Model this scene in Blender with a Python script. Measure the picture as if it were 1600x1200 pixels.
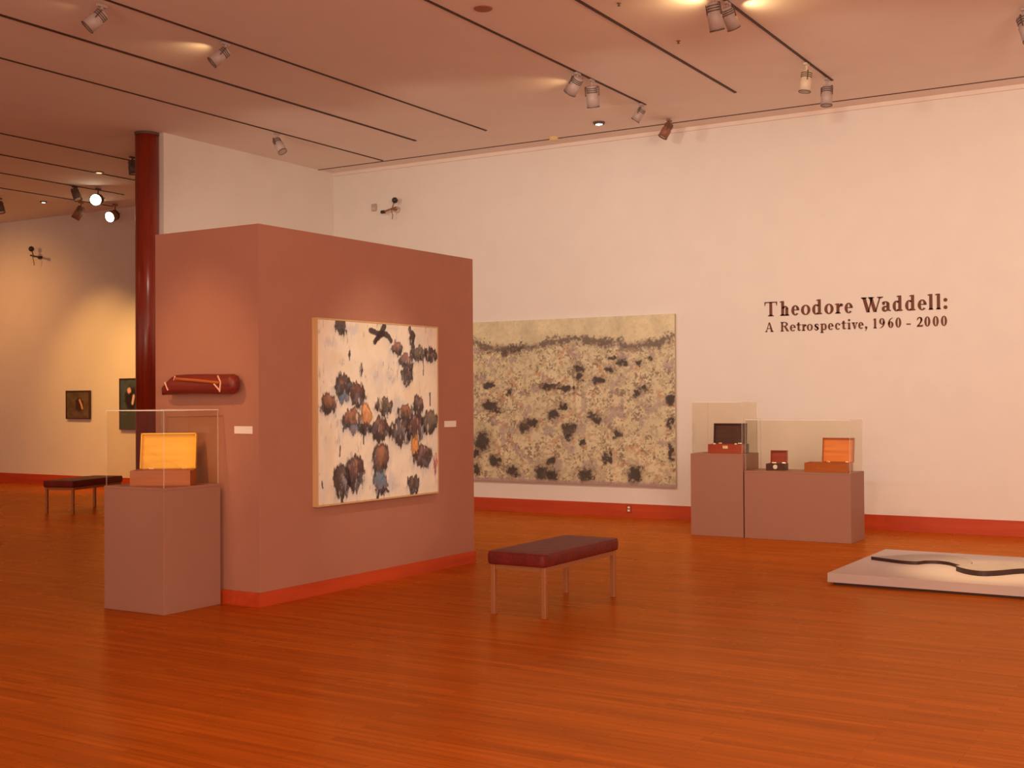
import bpy, bmesh, math, random
import numpy as np
from mathutils import Vector, Matrix

for o in list(bpy.data.objects):
    bpy.data.objects.remove(o, do_unlink=True)
S = bpy.context.scene
COL = S.collection
PI = math.pi
H = 5.09          # ceiling height
D = 14.65         # long back wall
D2 = 15.2         # back wall of the room beyond the column

# ------------------------------------------------------------------ camera
cam_d = bpy.data.cameras.new('camera')
cam = bpy.data.objects.new('camera', cam_d)
COL.objects.link(cam)
yaw, pitch, roll = .5449, .0112, -.006
cy, sy = math.cos(yaw), math.sin(yaw)
fw = Vector((-sy*math.cos(pitch), cy*math.cos(pitch), math.sin(pitch)))
rt = Vector((cy, sy, 0)); up = rt.cross(fw)
r2 = rt*math.cos(roll)+up*math.sin(roll); u2 = up*math.cos(roll)-rt*math.sin(roll)
M = Matrix((r2, u2, -fw)).transposed().to_4x4()
M.translation = Vector((0, 0, 1.6))
cam.matrix_world = M
cam_d.sensor_width = 36; cam_d.lens = 1898.8/1600*36
cam_d.clip_start = .05; cam_d.clip_end = 100
S.camera = cam

# ------------------------------------------------------------------ exposure, ambient, large lights
S.view_settings.view_transform = 'Standard'
S.view_settings.look = 'None'
S.view_settings.gamma = 1
S.view_settings.use_curve_mapping = False
S.view_settings.exposure = 0.0
W = bpy.data.worlds.new('world'); S.world = W; W.use_nodes = True
W.node_tree.nodes['Background'].inputs[0].default_value = (1.0, .66, .50, 1)
W.node_tree.nodes['Background'].inputs[1].default_value = .62

WARM = (1.0, .81, .64)
def area(loc, target, sx, sz, e, col):
    l = bpy.data.lights.new('added_fill', 'AREA'); l.shape = 'RECTANGLE'; l.size = sx; l.size_y = sz
    l.energy = e; l.color = col
    o = bpy.data.objects.new('added_fill', l); COL.objects.link(o); o.location = loc
    o.rotation_euler = (Vector(target)-Vector(loc)).to_track_quat('-Z', 'Y').to_euler()
def beam(loc, target, e, deg, col=WARM, blend=1.0, rad=.06):
    l = bpy.data.lights.new('track_beam', 'SPOT'); l.energy = e; l.color = col
    l.spot_size = math.radians(deg); l.spot_blend = blend; l.shadow_soft_size = rad
    o = bpy.data.objects.new('track_beam', l); COL.objects.link(o); o.location = loc
    o.rotation_euler = (Vector(target)-Vector(loc)).to_track_quat('-Z', 'Y').to_euler()
    return o
area((3.6, -0.2, 2.9), (-6, 9, 2.9), 5, 3.2, 500, (1.0, .72, .53))  # unseen soft fill added at the right for side faces and floor
area((-3.5, -3.8, 1.1), (-6.5, 8, 8.5), 5, 1.6, 190, (1.0, .66, .50))  # unseen fill added low behind the camera to lift the ceiling
# wall washing heads along the tracks near the long wall
for x in (-10.2, -8.0, -5.6, -3.2, -0.8, 1.4):
    beam((x, 9.6, 4.4), (x, 14.65, 1.6), 152 if x > -9 else 140, 120, WARM, 1.0, .12)
# heads on the left part, for the room beyond
beam((-17.6, 12.6, 4.8), (-18.0, 15.2, 1.6), 360, 60, (1, .49, .12))
beam((-16.2, 12.9, 4.8), (-16.6, 15.2, 1.5), 360, 60, (1, .49, .12))
beam((-20.5, 12.2, 4.8), (-20.6, 15.2, 1.6), 250, 110, (1, .42, .12))
beam((-14.5, 8.5, 4.8), (-14.8, 12.0, 0), 200, 95, (1, .52, .20))

# ------------------------------------------------------------------ materials
def mat(name, col, rough=.6, metal=0, noise=0, nscale=40, bump=0, bscale=80, spec=.5, coat=0):
    m = bpy.data.materials.new(name); m.use_nodes = True
    N = m.node_tree; b = N.nodes['Principled BSDF']
    b.inputs['Base Color'].default_value = (*col, 1); b.inputs['Roughness'].default_value = rough
    b.inputs['Metallic'].default_value = metal; b.inputs['Specular IOR Level'].default_value = spec
    b.inputs['Coat Weight'].default_value = coat
    tc = N.nodes.new('ShaderNodeTexCoord')
    if noise:
        n = N.nodes.new('ShaderNodeTexNoise'); n.inputs['Scale'].default_value = nscale; n.inputs['Detail'].default_value = 4
        N.links.new(tc.outputs['Object'], n.inputs['Vector'])
        r = N.nodes.new('ShaderNodeMapRange'); r.inputs['From Min'].default_value = .25; r.inputs['From Max'].default_value = .75
        r.inputs['To Min'].default_value = 1-noise; r.inputs['To Max'].default_value = 1+noise
        N.links.new(n.outputs['Fac'], r.inputs['Value'])
        v = N.nodes.new('ShaderNodeVectorMath'); v.operation = 'SCALE'; v.inputs[0].default_value = col
        N.links.new(r.outputs[0], v.inputs['Scale']); N.links.new(v.outputs[0], b.inputs['Base Color'])
    if bump:
        n = N.nodes.new('ShaderNodeTexNoise'); n.inputs['Scale'].default_value = bscale; n.inputs['Detail'].default_value = 3
        N.links.new(tc.outputs['Object'], n.inputs['Vector'])
        q = N.nodes.new('ShaderNodeBump'); q.inputs['Strength'].default_value = bump; q.inputs['Distance'].default_value = .01
        N.links.new(n.outputs['Fac'], q.inputs['Height']); N.links.new(q.outputs[0], b.inputs['Normal'])
    return m

def wood(name, c1, c2, axis='x', scale=6, rough=.4, coat=0.2, stretch=14):
    m = bpy.data.materials.new(name); m.use_nodes = True
    N = m.node_tree; b = N.nodes['Principled BSDF']
    tc = N.nodes.new('ShaderNodeTexCoord'); mp = N.nodes.new('ShaderNodeMapping')
    sc = [scale*stretch/3]*3; sc['xyz'.index(axis)] = scale/3
    mp.inputs['Scale'].default_value = sc
    N.links.new(tc.outputs['Object'], mp.inputs[0])
    n = N.nodes.new('ShaderNodeTexNoise'); n.inputs['Scale'].default_value = 1.0; n.inputs['Detail'].default_value = 6; n.inputs['Distortion'].default_value = .6
    N.links.new(mp.outputs[0], n.inputs['Vector'])
    r = N.nodes.new('ShaderNodeValToRGB'); r.color_ramp.elements[0].position = .3; r.color_ramp.elements[1].position = .7
    r.color_ramp.elements[0].color = (*c1, 1); r.color_ramp.elements[1].color = (*c2, 1)
    N.links.new(n.outputs['Fac'], r.inputs[0]); N.links.new(r.outputs[0], b.inputs['Base Color'])
    b.inputs['Roughness'].default_value = rough; b.inputs['Coat Weight'].default_value = coat; b.inputs['Coat Roughness'].default_value = .2
    return m

def floor_mat():
    m = bpy.data.materials.new('strip_floor'); m.use_nodes = True
    N = m.node_tree; L = N.links; b = N.nodes['Principled BSDF']
    tc = N.nodes.new('ShaderNodeTexCoord')
    br = N.nodes.new('ShaderNodeTexBrick')
    br.inputs['Scale'].default_value = 1; br.inputs['Brick Width'].default_value = 1.1; br.inputs['Row Height'].default_value = .057
    br.inputs['Mortar Size'].default_value = .0012; br.inputs['Mortar Smooth'].default_value = .2; br.offset = .37
    br.inputs['Color1'].default_value = (.52, .122, .010, 1); br.inputs['Color2'].default_value = (.40, .086, .007, 1)
    br.inputs['Mortar'].default_value = (.25, .035, .005, 1)
    L.new(tc.outputs['Object'], br.inputs['Vector'])
    mp = N.nodes.new('ShaderNodeMapping'); mp.inputs['Scale'].default_value = (.8, 16, 1); L.new(tc.outputs['Object'], mp.inputs[0])
    n = N.nodes.new('ShaderNodeTexNoise'); n.inputs['Scale'].default_value = 1.6; n.inputs['Detail'].default_value = 6
    L.new(mp.outputs[0], n.inputs['Vector'])
    r = N.nodes.new('ShaderNodeMapRange'); r.inputs['From Min'].default_value = .3; r.inputs['From Max'].default_value = .7
    r.inputs['To Min'].default_value = .80; r.inputs['To Max'].default_value = 1.17
    L.new(n.outputs['Fac'], r.inputs['Value'])
    v = N.nodes.new('ShaderNodeVectorMath'); v.operation = 'SCALE'
    L.new(br.outputs['Color'], v.inputs[0]); L.new(r.outputs[0], v.inputs['Scale']); L.new(v.outputs[0], b.inputs['Base Color'])
    n2 = N.nodes.new('ShaderNodeTexNoise'); n2.inputs['Scale'].default_value = 1.3; n2.inputs['Detail'].default_value = 5
    L.new(tc.outputs['Object'], n2.inputs['Vector'])
    r3 = N.nodes.new('ShaderNodeMapRange'); r3.inputs['To Min'].default_value = .20; r3.inputs['To Max'].default_value = .34
    L.new(n2.outputs['Fac'], r3.inputs['Value']); L.new(r3.outputs[0], b.inputs['Roughness'])
    q = N.nodes.new('ShaderNodeBump'); q.inputs['Strength'].default_value = .12; q.inputs['Distance'].default_value = .004
    L.new(n.outputs['Fac'], q.inputs['Height']); L.new(q.outputs[0], b.inputs['Normal'])
    b.inputs['Specular IOR Level'].default_value = 0
    g = N.nodes.new('ShaderNodeBsdfGlossy'); g.inputs['Color'].default_value = (1, .60, .26, 1)      # amber varnish
    L.new(r3.outputs[0], g.inputs['Roughness']); L.new(q.outputs[0], g.inputs['Normal'])
    lw = N.nodes.new('ShaderNodeLayerWeight'); lw.inputs[0].default_value = .5
    pw = N.nodes.new('ShaderNodeMath'); pw.operation = 'POWER'; L.new(lw.outputs['Facing'], pw.inputs[0]); pw.inputs[1].default_value = 4
    f = N.nodes.new('ShaderNodeMath'); f.operation = 'MULTIPLY_ADD'; L.new(pw.outputs[0], f.inputs[0]); f.inputs[1].default_value = .42; f.inputs[2].default_value = .03
    mx = N.nodes.new('ShaderNodeMixShader'); L.new(f.outputs[0], mx.inputs[0]); L.new(b.outputs[0], mx.inputs[1]); L.new(g.outputs[0], mx.inputs[2])
    L.new(mx.outputs[0], N.nodes['Material Output'].inputs[0])
    return m

def acrylic():
    m = bpy.data.materials.new('clear_acrylic'); m.use_nodes = True
    N = m.node_tree; L = N.links; N.nodes.remove(N.nodes['Principled BSDF'])
    out = N.nodes['Material Output']; t = N.nodes.new('ShaderNodeBsdfTransparent'); t.inputs[0].default_value = (.985, .97, .93, 1)
    g = N.nodes.new('ShaderNodeBsdfGlossy'); g.inputs['Roughness'].default_value = .02
    lw = N.nodes.new('ShaderNodeLayerWeight'); lw.inputs[0].default_value = .5
    pw = N.nodes.new('ShaderNodeMath'); pw.operation = 'POWER'; L.new(lw.outputs['Facing'], pw.inputs[0]); pw.inputs[1].default_value = 4
    f = N.nodes.new('ShaderNodeMath'); f.operation = 'MULTIPLY_ADD'; L.new(pw.outputs[0], f.inputs[0]); f.inputs[1].default_value = .30; f.inputs[2].default_value = .015
    mx = N.nodes.new('ShaderNodeMixShader'); L.new(f.outputs[0], mx.inputs[0]); L.new(t.outputs[0], mx.inputs[1]); L.new(g.outputs[0], mx.inputs[2])
    L.new(mx.outputs[0], out.inputs[0]); return m
def acrylic_edge():
    m = bpy.data.materials.new('acrylic_edge'); m.use_nodes = True
    N = m.node_tree; L = N.links; b = N.nodes['Principled BSDF']
    b.inputs['Base Color'].default_value = (.95, .9, .82, 1); b.inputs['Roughness'].default_value = .15  # pale tint stands for light caught in the panel edges
    b.inputs['Alpha'].default_value = .2
    return m

M_wall = mat('painted_wall', (.86, .82, .76), .75, noise=.02, nscale=3, bump=.05, bscale=200)
M_ceil = mat('ceiling_paint', (.90, .80, .72), .85, noise=.02, nscale=2)
M_taupe = mat('taupe_paint', (.44, .200, .135), .7, noise=.03, nscale=4, bump=.05, bscale=200)
M_ped = mat('pedestal_paint', (.37, .180, .125), .6, noise=.02, nscale=5)
M_base = wood('baseboard_wood', (.48, .052, .012), (.60, .078, .016), 'x', 3)
M_basey = wood('baseboard_wood_side', (.48, .052, .012), (.60, .078, .016), 'y', 3)
M_floor = floor_mat()
M_col = wood('column_wood', (.20, .018, .007), (.34, .036, .012), 'z', 4, .3, .4)
M_slot = mat('track_dark', (.05, .018, .01), .6)
M_fixi = mat('fixture_ivory', (.74, .62, .46), .45)
M_fix = mat('fixture_white', (.50, .40, .37), .45, noise=.04)
M_fixd = mat('fixture_bracket', (.12, .08, .06), .5)
M_fixb = mat('fixture_bronze', (.30, .13, .07), .45)
M_lead = mat('maroon_leather', (.15, .014, .009), .5, spec=.3, noise=.25, nscale=14, bump=.5, bscale=45)
M_leg = mat('bench_leg_metal', (.46, .20, .085), .4, metal=.55)
M_acr = acrylic(); M_acre = acrylic_edge()
M_rim = mat('rim_glint_white', (.95, .95, .92), .2)  # opaque white painted in for the lamp reflection along the top edges
M_pine = wood('golden_pine', (.90, .50, .05), (1.0, .64, .08), 'x', 5, .5, .1)
M_oran = wood('orange_wood', (.74, .21, .03), (.88, .30, .05), 'x', 5, .5, .1)
M_cherry = wood('cherry_wood', (.36, .085, .008), (.48, .125, .012), 'x', 5, .45, .2)
M_dark = wood('dark_walnut', (.05, .014, .010), (.09, .024, .014), 'x', 5, .5, .1)
M_redb = wood('red_box_wood', (.30, .04, .018), (.42, .06, .022), 'x', 5, .4, .2)
M_brass = mat('bright_brass', (.95, .85, .55), .25, metal=.7)
M_ivory = mat('ivory_card', (.9, .86, .8), .5)
M_text = mat('brown_lettering', (.16, .045, .016), .6, noise=.15, nscale=30)
M_plat = mat('platform_paint', (.60, .50, .47), .6, noise=.02, nscale=5)
M_slab = mat('slab_grey_top', (.42, .34, .30), .6, noise=.1, nscale=12, bump=.2, bscale=30)
M_slabe = mat('slab_dark_edge', (.045, .016, .014), .5)
M_frame = wood('pale_frame', (.62, .40, .18), (.74, .50, .25), 'z', 5, .5, 0)
M_log = wood('red_carved_wood', (.13, .012, .007), (.24, .026, .010), 'x', 5, .5, .1)
M_cam = mat('camera_black', (.03, .03, .03), .4)
M_green = mat('camera_green_grey', (.07, .09, .06), .5)
M_plastic = mat('pale_plastic', (.62, .55, .48), .5)

def emit(name, col, s):
    m = bpy.data.materials.new(name); m.use_nodes = True; b = m.node_tree.nodes['Principled BSDF']
    b.inputs['Emission Color'].default_value = (*col, 1); b.inputs['Emission Strength'].default_value = s
    b.inputs['Base Color'].default_value = (.8, .8, .8, 1); return m
M_lit = emit('lit_lamp', (1, .88, .62), 14)
M_lens = mat('unlit_lens', (.5, .42, .36), .2)

# ------------------------------------------------------------------ builders
def link(name, me, parent=None, loc=None, rot=None):
    o = bpy.data.objects.new(name, me); COL.objects.link(o)
    if parent: o.parent = parent
    if loc: o.location = loc
    if rot: o.rotation_euler = rot
    return o
def obj(name, bm, m, parent=None, loc=None, rot=None, smooth=False, bevel=0, sub=0):
    me = bpy.data.meshes.new(name); bm.to_mesh(me); bm.free()
    for x in (m if isinstance(m, (list, tuple)) else [m]): me.materials.append(x)
    if smooth:
        for p in me.polygons: p.use_smooth = True
    o = link(name, me, parent, loc, rot)
    if bevel:
        b = o.modifiers.new('b', 'BEVEL'); b.width = bevel; b.segments = 3; b.limit_method = 'ANGLE'
    if sub:
        b = o.modifiers.new('s', 'SUBSURF'); b.levels = sub; b.render_levels = sub
    return o
def tag(o, label=None, cat=None, group=None, kind=None):
    if label: o['label'] = label
    if cat: o['category'] = cat
    if group: o['group'] = group
    if kind: o['kind'] = kind
    return o
def thing(name, label, cat, loc, rz=0, group=None):
    o = bpy.data.objects.new(name, None); COL.objects.link(o); o.location = loc; o.rotation_euler = (0, 0, rz)
    o.empty_display_size = .1
    return tag(o, label, cat, group)
def bx(bm, x0, y0, z0, x1, y1, z1, mi=0):
    vs = [bm.verts.new(p) for p in ((x0,y0,z0),(x1,y0,z0),(x1,y1,z0),(x0,y1,z0),(x0,y0,z1),(x1,y0,z1),(x1,y1,z1),(x0,y1,z1))]
    for f in ((3,2,1,0),(4,5,6,7),(0,1,5,4),(1,2,6,5),(2,3,7,6),(3,0,4,7)):
        bm.faces.new([vs[i] for i in f]).material_index = mi
    return bm
def B(*a): return bx(bmesh.new(), *a)
def lathe(bm, prof, n=24, M=None, mi=0, cap=True):
    rings = []
    for r, z in prof:
        rings.append([bm.verts.new((r*math.cos(2*PI*k/n), r*math.sin(2*PI*k/n), z)) for k in range(n)])
    for a, b in zip(rings, rings[1:]):
        for k in range(n):
            f = bm.faces.new((a[k], a[(k+1) % n], b[(k+1) % n], b[k])); f.material_index = mi
    if cap and prof[0][0] > 0: bm.faces.new(rings[0][::-1])
    if cap and prof[-1][0] > 0: bm.faces.new(rings[-1])
    if M is not None:
        bmesh.ops.transform(bm, matrix=M, verts=[v for r in rings for v in r])
    return bm
def tube(bm, pts, r, n=8):
    for a, b in zip(pts, pts[1:]):
        a, b = Vector(a), Vector(b); d = b-a
        Mx = Matrix.Translation(a) @ d.to_track_quat('Z', 'Y').to_matrix().to_4x4()
        lathe(bm, [(r, 0), (r, d.length)], n, Mx)
    return bm
def struct(name, bm, m, **k):
    return tag(obj(name, bm, m, **k), kind='structure')
def copy_tree(o, parent=None):
    c = o.copy(); COL.objects.link(c)
    if parent: c.parent = parent
    for ch in list(o.children): copy_tree(ch, c)
    return c

# ------------------------------------------------------------------ room shell
struct('floor', B(-26, -5, -.1, 8, 15.5, 0), M_floor)
struct('ceiling', B(-26, -5, H, 8, 15.5, H+.1), M_ceil)
struct('wall_back', B(-12.25, D, 0, 8, D+.2, H), M_wall)
struct('wall_back_left', B(-26, D2, 0, -12.25, D2+.2, H), M_wall)
struct('wall_divider', B(-12.39, 11.2, 0, -12.09, D2, H), M_wall)
struct('wall_left', B(-26.2, -5, 0, -26, D2, H), M_wall)
struct('baseboard_back', B(-12.09, D-.02, 0, 8, D, .18), M_base)
struct('baseboard_back_left', B(-26, D2-.02, 0, -12.39, D2, .19), M_base)
struct('baseboard_divider', B(-12.09, 11.2, 0, -12.07, D-.02, .18), M_basey)
# shadow gap and border strip of the ceiling along the back wall
struct('trim_1', B(-12.09, 14.28, H-.006, 8, 14.30, H), M_slot)
struct('trim_2', B(-12.09, 14.62, H-.05, 8, D, H), M_ceil)
# low taupe wall
gw = struct('wall_center', B(-1.15, 0, 0, 0, 2.955, 2.955), M_taupe, loc=(-6.52, 6.993, 0), rot=(0, 0, -.0165))
bb = bmesh.new(); bx(bb, 0, -.014, 0, .014, 2.965, .11); bx(bb, -1.15, -.014, 0, 0, 0, .11); bx(bb, -1.15, 2.955, 0, 0, 2.969, .11)
struct('baseboard_center', bb, M_basey, loc=(-6.52, 6.993, 0), rot=(0, 0, -.0165))

# ------------------------------------------------------------------ column
c = thing('wooden_column', 'tall dark red wooden column standing at the end of the pale dividing wall', 'column', (-12.29, 11.1, 0))
obj('shaft', lathe(bmesh.new(), [(.151, .0), (.151, H)], 40), M_col, c, smooth=False)
for p in c.children[0].data.polygons: p.use_smooth = len(p.vertices) == 4
obj('dark_top_line', lathe(bmesh.new(), [(.153, H-.035), (.156, H-.03), (.156, H-.001)], 40), M_fixd, c)  # added dark band for the soft dark line just below the ceiling

# ------------------------------------------------------------------ ceiling tracks
TR = [(-3.9, 2, 13.29, .026, 'thin dark ceiling track on the right, with two upright white heads near its end'),
      (-5.0, 2, 13.22, .030, 'thick dark bare ceiling track between the two tracks that carry lamps on the right'),
      (-6.12, 2, 13.19, .026, 'thin dark ceiling track whose far end holds lamps above the long painting'),
      (-8.47, 2, 13.35, .024, 'dark ceiling track with two tilted pale heads at the upper left'),
      (-9.61, 2, 13.36, .034, 'thick dark bare ceiling track at left, between two tracks with lamps'),
      (-10.82, 2, 14.22, .020, 'thin ceiling track that ends nearest the corner of the long wall'),
      (-13.88, 5, 13.6, .024, 'faint ceiling track passing just beside the head of the column'),
      (-15.08, 5, 13.6, .026, 'faint bare ceiling track in the left room, behind the column'),
      (-16.3, 5, 14.2, .026, 'faint ceiling track in the left room holding the upper lit lamp'),
      (-17.45, 5, 14.95, .024, 'faint ceiling track in the left room nearest the lower lit lamp')]
for x, y0, y1, w, lab in TR:
    t = thing('lighting_track', lab, 'track', (x, y1, H), group='dark lighting tracks on the ceiling')
    L = y1-y0
    b = bmesh.new(); bx(b, -w/2, -L, -.010, w/2, 0, 0)
    obj('channel', b, M_slot, t)
    obj('end_cap', B(-w/2-.002, 0, -.011, w/2+.002, .012, 0), M_fixd, t)

# ------------------------------------------------------------------ track heads
RV, FV = Vector((cy, sy, 0)), Vector((-sy, cy, 0))
def head(loc, aim, label, lit=False, style='white', rad=.06, ln=.20, drop=.09, e=0, back=0):
    """aim is (right, up, toward the entrance) as seen on entering the gallery"""
    d = (RV*aim[0] + Vector((0, 0, aim[1])) - FV*aim[2]).normalized()
    m = {'white': M_fix, 'ivory': M_fixi, 'bronze': M_fixb, 'dark': M_fixd}[style]
    t = thing('track_spotlight', label, 'spotlight', loc, group='spotlights hung from the ceiling tracks')
    obj('adapter', B(-.018, -.05, -.035, .018, .05, -.010), m, t, bevel=.004)
    b = bmesh.new(); tube(b, [(0, 0, -.03), (0, 0, -drop)], .012, 10)
    obj('stem', b, m, t)
    piv = Vector((0, 0, -drop)) + d*ln*.35 + Vector((0, 0, -.02))
    q = d.to_track_quat('-Z', 'Y').to_matrix().to_4x4()
    Mh = Matrix.Translation(piv) @ q
    b = bmesh.new()
    lathe(b, [(0.0, ln*.5), (rad*.55, ln*.5), (rad*.8, ln*.46), (rad*.86, ln*.38), (rad*.86, ln*.1), (rad, ln*.04), (rad, -ln*.5), (rad*.9, -ln*.5), (rad*.84, -ln*.36), (0, -ln*.36)], 24, Mh)
    h = obj('housing', b, m, t)
    for p in h.data.polygons: p.use_smooth = True
    b = bmesh.new()
    for k in range(3): lathe(b, [(rad*.86, ln*(.16+.09*k)), (rad*.93, ln*(.17+.09*k)), (rad*.93, ln*(.20+.09*k)), (rad*.86, ln*(.21+.09*k))], 24, Mh)
    obj('cooling_rib', b, M_fixd, h)
    b = bmesh.new(); lathe(b, [(rad*.97, -ln*.49), (rad*1.04, -ln*.49), (rad*1.04, -ln*.53), (rad*.97, -ln*.53), (rad*.97, -ln*.49)], 24, Mh, cap=False)
    obj('bezel', b, M_fixd, h)
    b = bmesh.new(); lathe(b, [(0, -ln*.46), (rad*.93, -ln*.46), (rad*.93, -ln*.48), (0, -ln*.49)], 24, Mh)
    obj('lens', b, M_lit if lit else M_lens, h)
    # yoke
    b = bmesh.new(); s = q @ Vector((1, 0, 0))
    for k in (-1, 1):
        tube(b, [Vector((0, 0, -drop)), Vector((0, 0, -drop))+s*k*(rad+.008), piv+s*k*(rad+.008)], .006, 6)
    obj('yoke', b, M_fixd, t)
    if back:      # light leaking from the rear vents on to the ceiling
        p = Vector(loc)+Vector((0, 0, -drop-.13)); q_ = (Vector((back[1], back[2], H))-p).normalized()
        beam(p+q_*.12, (back[1], back[2], H), back[0], back[3], (1, .66, .30), 1, .02)
    if e:
        p = Vector(loc)+piv+d*(ln*.6)
        beam(p, p+d, e, 60, WARM, .8, .05)
    return t
head((-8.59, 7.25, H), (-.7, -.72, .2), 'pale tilted spotlight at the top left corner, nearest of the left row', drop=.08, rad=.065, back=(3.5, -9.3, 7.0, 85))
head((-8.50, 8.67, H), (-.72, -.66, .2), 'pale tilted spotlight above left, beside the streaky glow on the ceiling', drop=.08, back=(5, -9.12, 8.62, 85))
head((-10.84, 11.98, H), (.45, -.8, .3), 'small pale spotlight on the ceiling above the white dividing wall', drop=.09, rad=.06, ln=.22)
head((-6.12, 11.49, H), (-.35, -.55, -.4), 'spotlight with dark rim, behind its larger neighbour above the long painting', drop=.06, rad=.07)
head((-6.12, 11.82, H), (.1, -.9, -.3), 'larger greyish spotlight hanging in front of a dark-rimmed one', drop=.09, rad=.068, ln=.23, back=(5, -7.0, 11.62, 80))
head((-6.13, 13.13, H), (-.45, -.7, -.2), 'small dark-edged spotlight at the very end of its track, above the small bright downlight', drop=.06, rad=.055, ln=.17, back=(4, -6.9, 13.12, 75))
head((-6.19, 14.06, H), (-.45, -.8, 0), 'small brown and ivory spotlight standing out against the top of the white wall', drop=.06, rad=.06, ln=.20, style='bronze')
head((-3.92, 9.85, H), (.2, -.9, -.2), 'large pale spotlight at the top edge, left one of a close pair', drop=.10, rad=.065, ln=.24, back=(11, -4.25, 9.95, 110))
head((-3.90, 10.14, H), (.35, -.75, -.3), 'pale spotlight at the top edge, right one of a close pair', drop=.06, rad=.06, ln=.20, back=(9, -3.55, 10.5, 110))
head((-3.92, 12.45, H), (-.12, -1, 0), 'upright ivory cylindrical spotlight, brighter and left of its twin at the track end', drop=.10, rad=.062, ln=.22, style='ivory')
head((-3.92, 13.17, H), (-.05, -1, .05), 'upright greyish cylindrical spotlight hanging at the end of the right track', drop=.10, rad=.062, ln=.22)
head((-1.70, 11.75, H), (.2, -.9, .2), 'dark spotlight cut off by the right edge of the view', drop=.08, rad=.07, ln=.25)
head((-16.30, 13.20, H), (.35, -.75, .2), 'unlit dark spotlight left of the upper glowing lamp', drop=.06, rad=.065, style='dark')
head((-17.50, 14.31, H), (-.5, -.85, 0), 'brown unlit spotlight silhouetted low on the left wall', drop=.10, rad=.075, ln=.24, style='bronze')
head((-16.13, 13.53, H), (.08, -.22, .95), 'glowing round spotlight facing the viewer, upper of the two lit lamps', lit=True, drop=.17, rad=.098, ln=.20, style='dark')
head((-17.20, 14.80, H), (-.3, -.35, .88), 'glowing round spotlight facing the viewer, lower of the two lit lamps', lit=True, drop=.18, rad=.10, ln=.20, style='bronze')
head((-13.62, 12.03, H), (.1, -.9, 0), 'dark spotlight half hidden behind the wooden column', drop=.07, rad=.065, style='dark')
head((-18.30, 13.25, H), (.2, -.8, .1), 'dark spotlight at the left edge of the view', drop=.08, rad=.07, style='dark')
# floor and object accents from those heads
beam((-7.2, 3.2, 4.9), (-7.15, 7.0, 1.75), 420, 21, (1, .58, .26), 1, .02)     # carved wood
beam((-4.0, 7.9, 4.9), (-6.45, 8.46, 1.5), 230, 27, (1, .84, .62), .9, .05)       # white canvas
beam((-7.3, 4.2, 4.9), (-7.25, 6.65, 1.15), 130, 16, (1, .70, .34), .8, .03)     # golden box
beam((-2.0, 9.4, 4.9), (-1.85, 10.85, .1), 900, 21, (1, .72, .36), 1, .05)      # floor sculpture
beam((-4.3, 10.6, 4.9), (-4.5, 13.3, 1.0), 60, 40, (1, .62, .30), 1, .05)     # boxes on right pedestals

# ------------------------------------------------------------------ small ceiling fittings
def disc(name, loc, r, m, label, cat, h=.012, lit=None):
    t = thing(name, label, cat, loc)
    obj('ring', lathe(bmesh.new(), [(r*.6, 0), (r, 0), (r, -h*.5), (r*.85, -h), (r*.6, -h)], 28), m, t)
    obj('centre', lathe(bmesh.new(), [(0, -h*1.2), (r*.55, -h), (r*.6, -h*.4), (r*.6, 0)], 28), lit or m, t)
    return t
disc('ceiling_speaker', (-5.83, 9.16, H), .085, mat('rust_disc', (.36, .13, .07), .6), 'small brown round disc flush on the ceiling at top centre', 'ceiling fitting')
disc('downlight', (-7.016, 13.745, H), .075, M_fixd, 'small recessed downlight shining white near the top of the long wall', 'downlight', .03, emit('bright_bulb', (.9, .98, 1), 40))
disc('smoke_detector', (-7.93, 14.2, H), .06, mat('cream_plastic', (.8, .6, .3), .5), 'small cream button on the ceiling left of the bright downlight', 'ceiling fitting', .05)
disc('downlight', (-18.05, 13.956, H), .06, M_fixd, 'tiny white glinting downlight in the far left ceiling', 'downlight', .02, emit('far_bulb', (1, .85, .9), 6))
disc('downlight', (-15.01, 12.613, H), .07, M_fixb, 'small amber lit recess in the ceiling just left of the column', 'downlight', .015, emit('amber_bulb', (1, .6, .2), 2.5))
for p, lab in (((-4.735, 9.679), 'tiny sprinkler head on the ceiling near the close pair of lamps'), ((-4.747, 11.021), 'tiny sprinkler head between the bare track and the right lamp track')):
    t = thing('sprinkler_head', lab, 'sprinkler', (p[0], p[1], H))
    obj('escutcheon', lathe(bmesh.new(), [(.022, 0), (.02, -.005), (.006, -.008)], 16), M_fixb, t)
    obj('nozzle', lathe(bmesh.new(), [(.006, -.005), (.006, -.02), (.014, -.022), (.014, -.026)], 12), M_fixd, t)

# ------------------------------------------------------------------ numpy noise + canvases
def vnoise(X, Y, seed):
    rs = np.random.RandomState(seed); T = rs.rand(64, 64)
    xi = np.floor(X).astype(int); yi = np.floor(Y).astype(int); fx = X-xi; fy = Y-yi
    fx = fx*fx*(3-2*fx); fy = fy*fy*(3-2*fy)
    g = lambda a, b: T[a % 64, b % 64]
    return (g(xi, yi)*(1-fx)+g(xi+1, yi)*fx)*(1-fy)+(g(xi, yi+1)*(1-fx)+g(xi+1, yi+1)*fx)*fy
def fbm(X, Y, s, seed, o=4):
    a = 0; w = .5; t = 0
    for k in range(o):
        a = a+w*vnoise(X*s*2**k+17*k, Y*s*2**k+5*k, seed+k); t += w; w *= .55
    return a/t
def sstep(a, b, x):
    t = np.clip((x-a)/(b-a), 0, 1); return t*t*(3-2*t)
def over(C, col, a):
    return C*(1-a[..., None]) + np.array(col)*a[..., None] if np.ndim(col) == 1 else C*(1-a[..., None])+col*a[..., None]
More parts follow.
